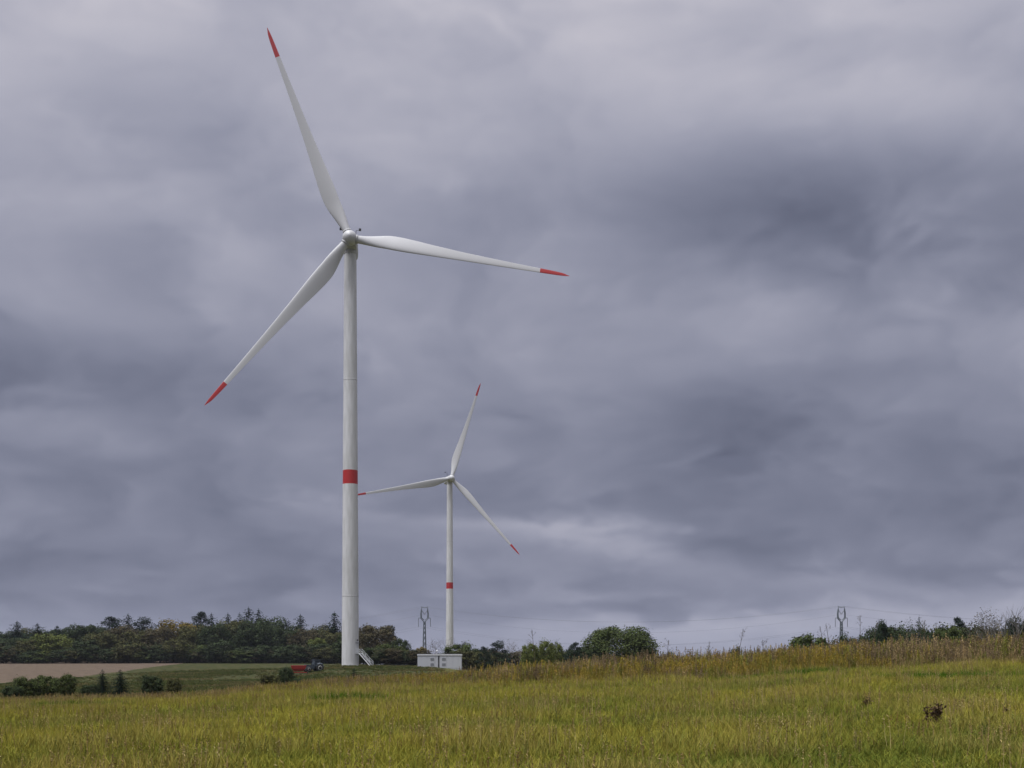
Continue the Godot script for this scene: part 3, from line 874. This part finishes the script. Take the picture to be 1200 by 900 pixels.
# ------------------------------------------------------------------ grass and weeds
func grass_clump(seed_: int, n: int, h0: float, h1: float, wid: float, rad: float) -> ArrayMesh:
	var r := RandomNumberGenerator.new()
	r.seed = seed_
	var mb := MB.new()
	for k in n:
		var a := r.randf() * TAU
		var p := Vector3(cos(a), 0, sin(a)) * rad * sqrt(r.randf())
		var h := r.randf_range(h0, h1)
		var lean := Vector3(r.randfn() * 0.28, 0, r.randfn() * 0.28)
		var fa := r.randf() * TAU
		var w := Vector3(cos(fa), 0, sin(fa)) * wid * r.randf_range(0.6, 1.3) * 0.5
		var m1 := p + Vector3(0, h * 0.55, 0) + lean * h * 0.3
		var tip := p + Vector3(0, h * 0.93, 0) + lean * h * 1.15
		var k2 := r.randf_range(0.62, 1.4)
		var dry := r.randf()
		var col := Color(k2, k2, k2)
		if dry < 0.2: col = Color(k2 * 1.35, k2 * 1.22, k2 * 1.5)
		elif dry > 0.8: col = Color(k2 * 0.68, k2 * 0.9, k2 * 0.9)
		p.y -= 0.05
		mb.tri(p - w, p + w, m1 + w * 0.8, col)
		mb.tri(p - w, m1 + w * 0.8, m1 - w * 0.8, col)
		mb.tri(m1 - w * 0.8, m1 + w * 0.8, tip, col)
	return mb.mesh()

func stalk_clump(seed_: int, n: int, h0: float, h1: float) -> ArrayMesh:
	var r := RandomNumberGenerator.new()
	r.seed = seed_
	var mb := MB.new()
	for k in n:
		var p := Vector3(r.randfn() * 0.12, -0.05, r.randfn() * 0.12)
		var h := r.randf_range(h0, h1)
		var tip := p + Vector3(r.randfn() * 0.14 * h, h, r.randfn() * 0.14 * h)
		var mid := p.lerp(tip, 0.6) + Vector3(r.randfn(), 0, r.randfn()) * 0.015
		var k2 := r.randf_range(0.75, 1.25)
		mb.tube([p, mid, tip], [0.0035, 0.0028, 0.0016], 3, Color(k2, k2, k2))
		for s in 5: mb.leaf(tip - Vector3(0, s * 0.03, 0) + Vector3(r.randfn(), 0, r.randfn()) * 0.008, Vector3(r.randfn(), 0, r.randfn()).normalized(), 0.022, 0.35, Color(k2 * 0.9, k2 * 0.85, k2 * 0.8), r)
	return mb.mesh()

# one metre high clump of upright weeds: stems, narrow leaves, feathery heads
func weed_clump(seed_: int, stems: int, leafs: int, plume: int, head: Color) -> ArrayMesh:
	var r := RandomNumberGenerator.new()
	r.seed = seed_
	var mb := MB.new()
	for k in stems:
		var p := Vector3(r.randfn() * 0.16, -0.08, r.randfn() * 0.16)
		var h := r.randf_range(0.6, 1.02)
		var tip := p + Vector3(r.randfn() * 0.07, h, r.randfn() * 0.07)
		var t := r.randf_range(0.7, 1.3)
		mb.tube([p, p.lerp(tip, 0.5) + Vector3(r.randfn(), 0, r.randfn()) * 0.015, tip], [0.009, 0.007, 0.004], 3, Color(t * 0.8, t * 0.75, t * 0.75))
		for s in leafs:
			var f := r.randf_range(0.12, 0.86)
			var a := r.randf() * TAU
			var q := p.lerp(tip, f)
			var o := Vector3(cos(a), r.randf_range(0.1, 0.9), sin(a)).normalized()
			var len_ := r.randf_range(0.06, 0.13) * (1.1 - f * 0.5)
			var w := o.cross(Vector3.UP).normalized() * len_ * 0.16
			var c := t * r.randf_range(0.7, 1.25)
			mb.tri(q, q + o * len_ * 0.5 + w, q + o * len_ + Vector3(0, -0.02, 0), Color(c, c, c))
			mb.tri(q, q + o * len_ + Vector3(0, -0.02, 0), q + o * len_ * 0.5 - w, Color(c, c, c))
		for s in plume:
			var f := r.randf()
			var a := r.randf() * TAU
			var q := tip + Vector3(cos(a) * 0.06 * f, -0.26 * f + 0.02, sin(a) * 0.06 * f)
			var c := r.randf_range(0.75, 1.3)
			mb.leaf(q, Vector3(cos(a), 0.4, sin(a)), r.randf_range(0.014, 0.03), 0.5, Color(head.r * c, head.g * c, head.b * c), r)
	return mb.mesh()

func weed_height(u: float) -> float:
	var a := [[-400.0, 0.42], [0.0, 0.44], [200.0, 0.5], [400.0, 0.52], [520.0, 0.6], [600.0, 0.9], [800.0, 1.08], [1000.0, 1.1], [1200.0, 1.1], [1800.0, 1.15]]
	for k in a.size() - 1:
		if u <= a[k + 1][0]: return lerpf(a[k][1], a[k + 1][1], clampf((u - a[k][0]) / (a[k + 1][0] - a[k][0]), 0, 1))
	return 1.2

func make_meadow() -> void:
	var patch := FastNoiseLite.new()
	patch.seed = 12
	patch.frequency = 0.09
	patch.fractal_octaves = 4
	var patch2 := FastNoiseLite.new()
	patch2.seed = 77
	patch2.frequency = 0.22
	patch2.fractal_octaves = 3
	var green := Color(0.155, 0.178, 0.028)
	var yellow := Color(0.335, 0.295, 0.046)
	var straw := Color(0.38, 0.3, 0.085)
	var lush := Color(0.075, 0.14, 0.012)
	var sets := [[], [], []]
	var cols := [[], [], []]
	var stalks := []
	var scol := []
	# patches of lush growth seen in the meadow: [x, distance, half width, half depth]
	var lushes := [[px(1090, 36), 36.0, 3.2, 1.3], [px(60, 36), 38.0, 1.6, 1.2], [px(410, 34), 34.0, 1.4, 1.0], [px(900, 41), 41.0, 2.4, 1.0]]
	var d := 11.0
	while d < 64.0:
		var half := 0.5 * d + 4.0
		var dens := 46.0 if d < 45.0 else 26.0
		var step := 0.5
		var n := int(2.0 * half * step * dens)
		for k in n:
			var x := rng.randf_range(-half, half)
			var dd := d + rng.randf() * step
			var a := patch.get_noise_2d(x, dd * 1.4) * 1.5 + rng.randfn() * 0.28
			var b := patch2.get_noise_2d(x, dd) * 1.4 + rng.randfn() * 0.25
			var c := green.lerp(yellow, clampf(0.56 + a * 0.9, 0, 1))
			c = c.lerp(straw, clampf(b * 1.0 - 0.16, 0, 0.55))
			var hs := clampf(1.0 + 0.55 * b + 0.25 * a, 0.45, 1.9)
			for l in lushes:
				var e := pow((x - l[0]) / l[2], 2) + pow((dd - l[1]) / l[3], 2)
				if e < 1.6 and rng.randf() < 1.3 - e:
					c = lush
					hs *= 1.15
			var v := rng.randi() % 3
			var s := rng.randf_range(0.75, 1.2)
			sets[v].append(Transform3D(Basis(Vector3.UP, rng.randf() * TAU).scaled(Vector3(s, s * hs, s)), Vector3(x, gh(x, -dd), -dd)))
			cols[v].append(c * rng.randf_range(0.85, 1.15))
			if rng.randf() < 0.035 * (1.0 + b):
				stalks.append(Transform3D(Basis(Vector3.UP, rng.randf() * TAU).scaled(Vector3.ONE * rng.randf_range(0.8, 1.3)), Vector3(x, gh(x, -dd), -dd)))
				scol.append(Color(0.4, 0.32, 0.14).lerp(Color(0.26, 0.18, 0.08), rng.randf()) if rng.randf() < 0.8 else Color(0.24, 0.24, 0.06))
		d += step
	for v in 3:
		multi("meadow_grass", grass_clump(20 + v, 44, 0.1, 0.3, 0.0085, 0.2), M.grass, sets[v], cols[v], ["short yellow-green grass covering the whole near meadow", "slightly drier blades mixed all through the near meadow grass", "scattered tufts mixed all through the near meadow grass"][v], "grass")
	multi("dry_grass_stalk", stalk_clump(31, 3, 0.28, 0.55), M.grass, stalks, scol, "thin straw-coloured seed stalks standing in the meadow grass", "grass stalks")
	var ht := []
	var hc := []
	for k in 2600:
		var dd := rng.randf_range(13.0, 46.0)
		var x := rng.randf_range(-0.5 * dd - 3.0, 0.5 * dd + 3.0)
		if patch2.get_noise_2d(x * 1.3 + 40.0, dd * 1.3) + rng.randfn() * 0.25 < 0.1: continue
		var hh := rng.randf_range(0.22, 0.48)
		ht.append(Transform3D(Basis(Vector3.UP, rng.randf() * TAU).scaled(Vector3(hh, hh, hh)), Vector3(x, gh(x, -dd), -dd)))
		hc.append([Color(0.1, 0.135, 0.04), Color(0.22, 0.12, 0.06), Color(0.33, 0.27, 0.13), Color(0.24, 0.24, 0.06)][rng.randi() % 4] * rng.randf_range(0.7, 1.2))
	multi("meadow_herb", weed_clump(71, 5, 16, 10, Color(1.1, 0.9, 0.9)), M.weed, ht, hc, "low leafy herbs and sorrel scattered through the meadow grass", "herbs")
	# belt of tall weeds where the meadow ends
	var wt := [[], [], []]
	var wc := [[], [], []]
	for k in 17500:
		var dd := rng.randf_range(39.0, 70.0)
		var half := 0.5 * dd + 5.0
		var x := rng.randf_range(-half, half)
		var u := 600.0 + F * x / dd
		var edge := patch2.get_noise_2d(x * 0.7, 91.0) * 3.0 + patch2.get_noise_2d(x * 3.0, dd) * 2.0
		if dd < 45.5 + edge and rng.randf() > 0.5 * exp(-pow((45.5 + edge - dd) / 2.2, 2.0)): continue
		if dd > 63.0 and rng.randf() < 0.5: continue
		var a := patch.get_noise_2d(x * 0.9 + 300.0, dd) * 1.6
		var v := 0 if a + rng.randfn() * 0.25 < 0.1 else 1
		if rng.randf() < 0.3: v = 2
		var brown := clampf((380.0 - u) / 300.0, 0, 1)
		if rng.randf() < brown * 0.6: v = 1
		var hh := weed_height(u) * (rng.randf_range(0.55, 1.05) if rng.randf() < 0.85 else rng.randf_range(1.0, 1.3)) * (1.0 + 0.2 * a)
		hh *= clampf(0.45 + (dd - 42.0 - edge) * 0.1, 0.4, 1.0)
		wt[v].append(Transform3D(Basis(Vector3.UP, rng.randf() * TAU).scaled(Vector3(hh * 0.9 + 0.15, hh, hh * 0.9 + 0.15)), Vector3(x, gh(x, -dd), -dd)))
		var c: Color = [Color(0.29, 0.235, 0.05), Color(0.195, 0.148, 0.085), Color(0.2, 0.21, 0.045)][v]
		if v == 0 and rng.randf() < 0.25: c = Color(0.34, 0.25, 0.07)
		if v == 1 and rng.randf() < 0.3: c = Color(0.35, 0.265, 0.13)
		wc[v].append(c * rng.randf_range(0.6, 1.35))
	multi("tall_weed", weed_clump(51, 7, 15, 12, Color(1.25, 1.0, 0.8)), M.weed, wt[0], wc[0], "belt of tall ochre-green weeds along the meadow's far edge", "weeds")
	multi("brown_weed", weed_clump(52, 6, 9, 18, Color(1.0, 0.95, 1.0)), M.weed, wt[1], wc[1], "withered brown weeds mixed into the belt at meadow's edge", "weeds")
	multi("green_weed", weed_clump(53, 7, 20, 5, Color(1.0, 1.1, 1.0)), M.weed, wt[2], wc[2], "fresh green weeds mixed into the belt at meadow's edge", "weeds")
	# rough grass beyond, down the slope to the fields
	var ft := []
	var fc := []
	for k in 46000:
		var dd := 66.0 + 130.0 * pow(rng.randf(), 1.2)
		var u := rng.randf_range(-120, 640)
		if k > 26000:
			dd = rng.randf_range(185.0, 300.0)
			u = rng.randf_range(-60, 520)
			if patch.get_noise_2d(u * 0.05, dd * 0.35) + rng.randfn() * 0.2 < 0.05: continue
			if u < 190.0 and dd > 205.0 + maxf(0.0, u) * 0.4: continue
		var x := px(u, dd)
		var s := rng.randf_range(0.9, 1.7)
		ft.append(Transform3D(Basis(Vector3.UP, rng.randf() * TAU).scaled(Vector3(s * 1.5, s * rng.randf_range(0.35, 0.75), s * 1.5)), Vector3(x, gh(x, -dd), -dd)))
		var a := patch.get_noise_2d(x * 0.4, dd * 0.6 + 50.0) * 1.5
		fc.append(Color(0.07, 0.085, 0.025).lerp(Color(0.15, 0.12, 0.05), clampf((0.75 if dd < 95.0 else 0.25) + a + rng.randfn() * 0.2, 0, 1)))
	multi("rough_grass", grass_clump(61, 26, 0.14, 0.45, 0.03, 0.24), M.grass, ft, fc, "rough grass on the slope beyond the weed belt", "grass")

func withered_plant(u: float, d: float, hgt: float, label: String, seed_: int) -> void:
	var r := RandomNumberGenerator.new()
	r.seed = seed_
	var x := px(u, d)
	var t := thing("withered_dock", label, "withered plant", Vector3(x, gh(x, -d), -d), r.randf() * TAU, "withered docks in the meadow")
	var st := MB.new()
	var lf := MB.new()
	for k in 4:
		var tip := Vector3(r.randfn() * 0.1, r.randf_range(0.65, 1.0), r.randfn() * 0.1) * hgt
		var mid := tip * 0.5 + Vector3(r.randfn(), 0, r.randfn()) * 0.03
		st.tube([Vector3(0, -0.05, 0), mid, tip], [0.012, 0.009, 0.005], 5, Color(0.1, 0.065, 0.035))
		for s in 46:
			var f := r.randf_range(0.4, 1.05)
			var c := r.randf_range(0.5, 1.4)
			lf.leaf(mid.lerp(tip, f * 2.0 - 1.0 if f > 0.5 else 0.0) + Vector3(r.randfn(), r.randfn(), r.randfn()) * 0.03, Vector3(r.randfn(), 0.3, r.randfn()).normalized(), r.randf_range(0.02, 0.045), 0.6, Color(0.085 * c, 0.058 * c, 0.034 * c), r)
	part("stem", st.mesh(), M.withered, t)
	tag(part("seed_head", lf.mesh(), M.withered, t), "", "", "", "stuff")

func tall_stalk(u: float, topv: float, d: float, lean: float, label: String, seed_: int) -> void:
	var r := RandomNumberGenerator.new()
	r.seed = seed_
	var x := px(u, d)
	var g := gh(x, -d)
	var hgt := py(topv, d) - g
	var t := thing("tall_dry_stalk", label, "weed stalk", Vector3(x, g, -d), 0.0, "dry stalks on the skyline")
	var st := MB.new()
	var tip := Vector3(lean, hgt, 0)
	st.tube([Vector3(0, -0.06, 0), Vector3(lean * 0.35, hgt * 0.5, 0), tip], [0.016, 0.013, 0.008], 5, Color(0.1, 0.085, 0.06))
	var lf := MB.new()
	for s in 5:
		var q := tip * r.randf_range(0.6, 0.95)
		var e := q + Vector3(r.randf_range(-0.22, 0.22), 0.2, r.randf_range(-0.2, 0.2))
		st.tube([q, e], [0.006, 0.004], 3, Color(0.1, 0.085, 0.06))
		for m in 5: lf.leaf(e + Vector3(r.randfn(), r.randfn(), r.randfn()) * 0.025, Vector3.UP, 0.028, 0.6, Color(0.1, 0.08, 0.05), r)
	for m in 14: lf.leaf(tip + Vector3(r.randfn() * 0.03, -m * 0.02, r.randfn() * 0.03), Vector3.UP, 0.03, 0.6, Color(0.09, 0.075, 0.05), r)
	part("stem", st.mesh(), M.withered, t)
	tag(part("seed_head", lf.mesh(), M.withered, t), "", "", "", "stuff")

# ------------------------------------------------------------------ ground
func make_ground() -> void:
	var rows := []
	var d := -60.0
	while d < 5900.0:
		rows.append(d)
		d += 10.0 if d < -5.0 else 1.2 if d < 80.0 else 2.5 if d < 190.0 else 1.6 if d < 300.0 else 2.5 if d < 440.0 else 12.0 if d < 640.0 else 60.0 if d < 1400.0 else 500.0
	rows.append(5990.0)
	var ts := []
	var t := -1.6
	while t < 1.601:
		ts.append(t)
		t += 0.0022 if t > -0.46 and t < -0.26 else 0.005 if t > -0.5 and t < -0.02 else 0.02
	var zones := [MB.new(), MB.new(), MB.new()]
	var cut := [[-600.0, 208.0], [0.0, 214.0], [90.0, 240.0], [140.0, 284.0], [175.0, 330.0], [200.0, 385.0], [216.0, 424.0]]
	var grid := []
	for r in rows:
		var line := PackedVector3Array()
		for s in ts:
			var x: float = s * (25.0 + maxf(r, 0.0) * 1.0)
			line.append(Vector3(x, gh(x, -r), -r))
		grid.append(line)
	for j in rows.size() - 1:
		for i in ts.size() - 1:
			var a: Vector3 = grid[j][i]
			var b: Vector3 = grid[j][i + 1]
			var c: Vector3 = grid[j + 1][i + 1]
			var e: Vector3 = grid[j + 1][i]
			var m := (a + c) * 0.5
			var u := 600.0 + F * m.x / maxf(-m.z, 5.0)
			var zone := 0
			if -m.z > 150.0 and -m.z < 480.0 and u < 520.0:
				zone = 1
				if u < 216.0:
					for k in cut.size() - 1:
						if u >= cut[k][0] and u < cut[k + 1][0] and -m.z > lerpf(cut[k][1], cut[k + 1][1], (u - cut[k][0]) / (cut[k + 1][0] - cut[k][0])) + bump.get_noise_2d(m.x * 3.0, m.z * 3.0) * 9.0: zone = 2
			zones[zone].quad(a, e, c, b, Color.WHITE)
	var names := ["meadow_ground", "green_field", "ploughed_field"]
	var mats := ["meadow_soil", "green_field_cover", "ploughed_soil"]
	for k in 3:
		var o := part(names[k], zones[k].mesh(), M[mats[k]], self)
		tag(o, ["grassy ground of the meadow running to the horizon", "green grass field in front of the wood and tower", "bare pinkish-brown ploughed field in front of the wood"][k], ["ground", "field", "field"][k], "", "structure")

# ------------------------------------------------------------------ scene
func _ready() -> void:
	rng.seed = 20240917
	bump.seed = 4
	bump.frequency = 0.05
	bump.fractal_octaves = 3

	var cam := Camera3D.new()
	cam.name = "camera"
	add_child(cam)
	cam.position = Vector3(0, EYE, 0)
	var near := 0.1
	cam.projection = Camera3D.PROJECTION_FRUSTUM
	cam.set_frustum(near * 900.0 / F, Vector2(0, near * (HORIZON - 450.0) / F), near, 9000.0)
	cam.current = true

	var env := Environment.new()
	env.background_mode = Environment.BG_SKY
	var sky := Sky.new()
	var pan := PanoramaSkyMaterial.new()
	pan.panorama = make_sky()
	sky.sky_material = pan
	env.sky = sky
	env.tonemap_mode = Environment.TONE_MAPPER_LINEAR
	env.tonemap_exposure = 2.9
	env.fog_enabled = true
	env.fog_density = 0.00006
	env.fog_light_color = Color(0.86, 0.88, 0.95)
	env.sdfgi_enabled = true
	env.ssao_enabled = true
	env.ssil_enabled = true
	var we := WorldEnvironment.new()
	we.name = "world_environment"
	we.environment = env
	add_child(we)

	var sun := DirectionalLight3D.new()
	sun.name = "sun"
	sun.light_energy = 0.5
	sun.light_angular_distance = 35.0
	sun.light_color = Color(0.99, 0.99, 1.0)
	sun.shadow_enabled = true
	add_child(sun)
	sun.look_at_from_position(Vector3(-30, 100, 24), Vector3.ZERO)

	make_materials()
	make_ground()
	print("ground")
	turbine("tall white wind turbine with red blade tips, nearer of the two", Vector3(px(410.5, 275), gh(px(410.5, 275), -275) , -275), deg_to_rad(6.0), deg_to_rad(111.4), deg_to_rad(-28), true, 54.1)
	turbine("farther white wind turbine, looking smaller, between tall tower and pylon", Vector3(px(527, 604), -6.0, -604), deg_to_rad(17), deg_to_rad(72.4), 0.0, false, 55.0)
	var sx := px(515.5, 272)
	station(Vector3(sx, -0.75, -272), 0.0)
	var pr := Vector3(px(986, 750), -9.2, -750)
	var pl := Vector3(px(497.5, 820), -8.6, -820)
	var po := Vector3(px(1620, 690), -9.0, -690)
	var ph := Vector3(px(118, 905), -23.0, -905)
	pylon("lattice pylon seen alone over the skyline weeds, heart-shaped head", pr, 0.12, 1.0)
	pylon("lattice pylon standing between the two wind turbines", pl, 0.3, 1.05)
	pylon("lattice pylon beyond the end of the skyline tree row", po, 0.0, 1.0)
	pylon("lattice pylon hidden behind the wood", ph, 0.2, 1.05)
	var spots := [[Vector3(0, 39.6, 0), "middle conductor"], [Vector3(-4.25, 31.0, 0), "near lower conductor"], [Vector3(4.25, 31.0, 0), "far lower conductor"], [Vector3(-2.4, 45.0, 0), "first top earth wire"], [Vector3(2.4, 45.0, 0), "second top earth wire"]]
	for s in spots:
		var at := func(o: Vector3, turn: float, k: float) -> Vector3: return o + Basis(Vector3.UP, turn) * (s[0] * k)
		var q0: Vector3 = at.call(ph, 0.2, 1.05)
		var q1: Vector3 = at.call(pl, 0.3, 1.05)
		var q2: Vector3 = at.call(pr, 0.12, 1.0)
		var q3: Vector3 = at.call(po, 0.0, 1.0)
		wire(q0, q1, 9.0, s[1] + " running from the turbines' pylon towards the wood")
		wire(q1, q2, 13.0 if s[0].y < 42 else 11.0, s[1] + " hanging between the two visible pylons")
		wire(q2, q3, 12.0, s[1] + " leaving the single pylon away from the turbines")
	print("large things")
	make_templates()
	make_trees()
	var tx := px(369, 240)
	tractor(Vector3(tx, gh(tx, -240), -240), deg_to_rad(215))
	var rx := px(350, 232)
	seed_drill(Vector3(rx, gh(rx, -232), -232), deg_to_rad(8))
	print("trees")
	make_meadow()
	withered_plant(1092, 19.3, 0.56, "dark withered dock plant, biggest one standing in the open meadow grass", 1)
	withered_plant(1098, 19.7, 0.42, "smaller dark dock right behind the biggest withered one", 2)
	withered_plant(1016, 24.0, 0.3, "thin dark dock in line below the single pylon", 3)
	withered_plant(1177, 21.0, 0.28, "small dark dock past the biggest withered one, below dead tree", 4)
	for s in [[1008, 721, 56, 0.0, "tallest straight dry stalk beside the single pylon"], [974, 731, 54, -0.25, "leaning dry stalk just before the single pylon"], [968, 734, 55, -0.3, "second leaning dry stalk before the single pylon"], [864, 737, 56, 0.3, "leaning dry stalk alone between big round tree and pylon"], [628, 738, 56, -0.2, "leaning dry stalk above the light green trees"], [1021, 730, 57, 0.3, "leaning dry stalk after the tallest straight one"], [781, 750, 55, 0.1, "short dry stalk beside the big round tree"], [830, 752, 54, 0.05, "short dry stalk in the open skyline weeds"], [895, 750, 55, -0.05, "short dry stalk near the small lone dark bush"], [1083, 727, 58, 0.02, "dry stalk rising through the skyline tree row"]]:
		tall_stalk(s[0], s[1], s[2], s[3], s[4], int(s[0]))
	print("done")
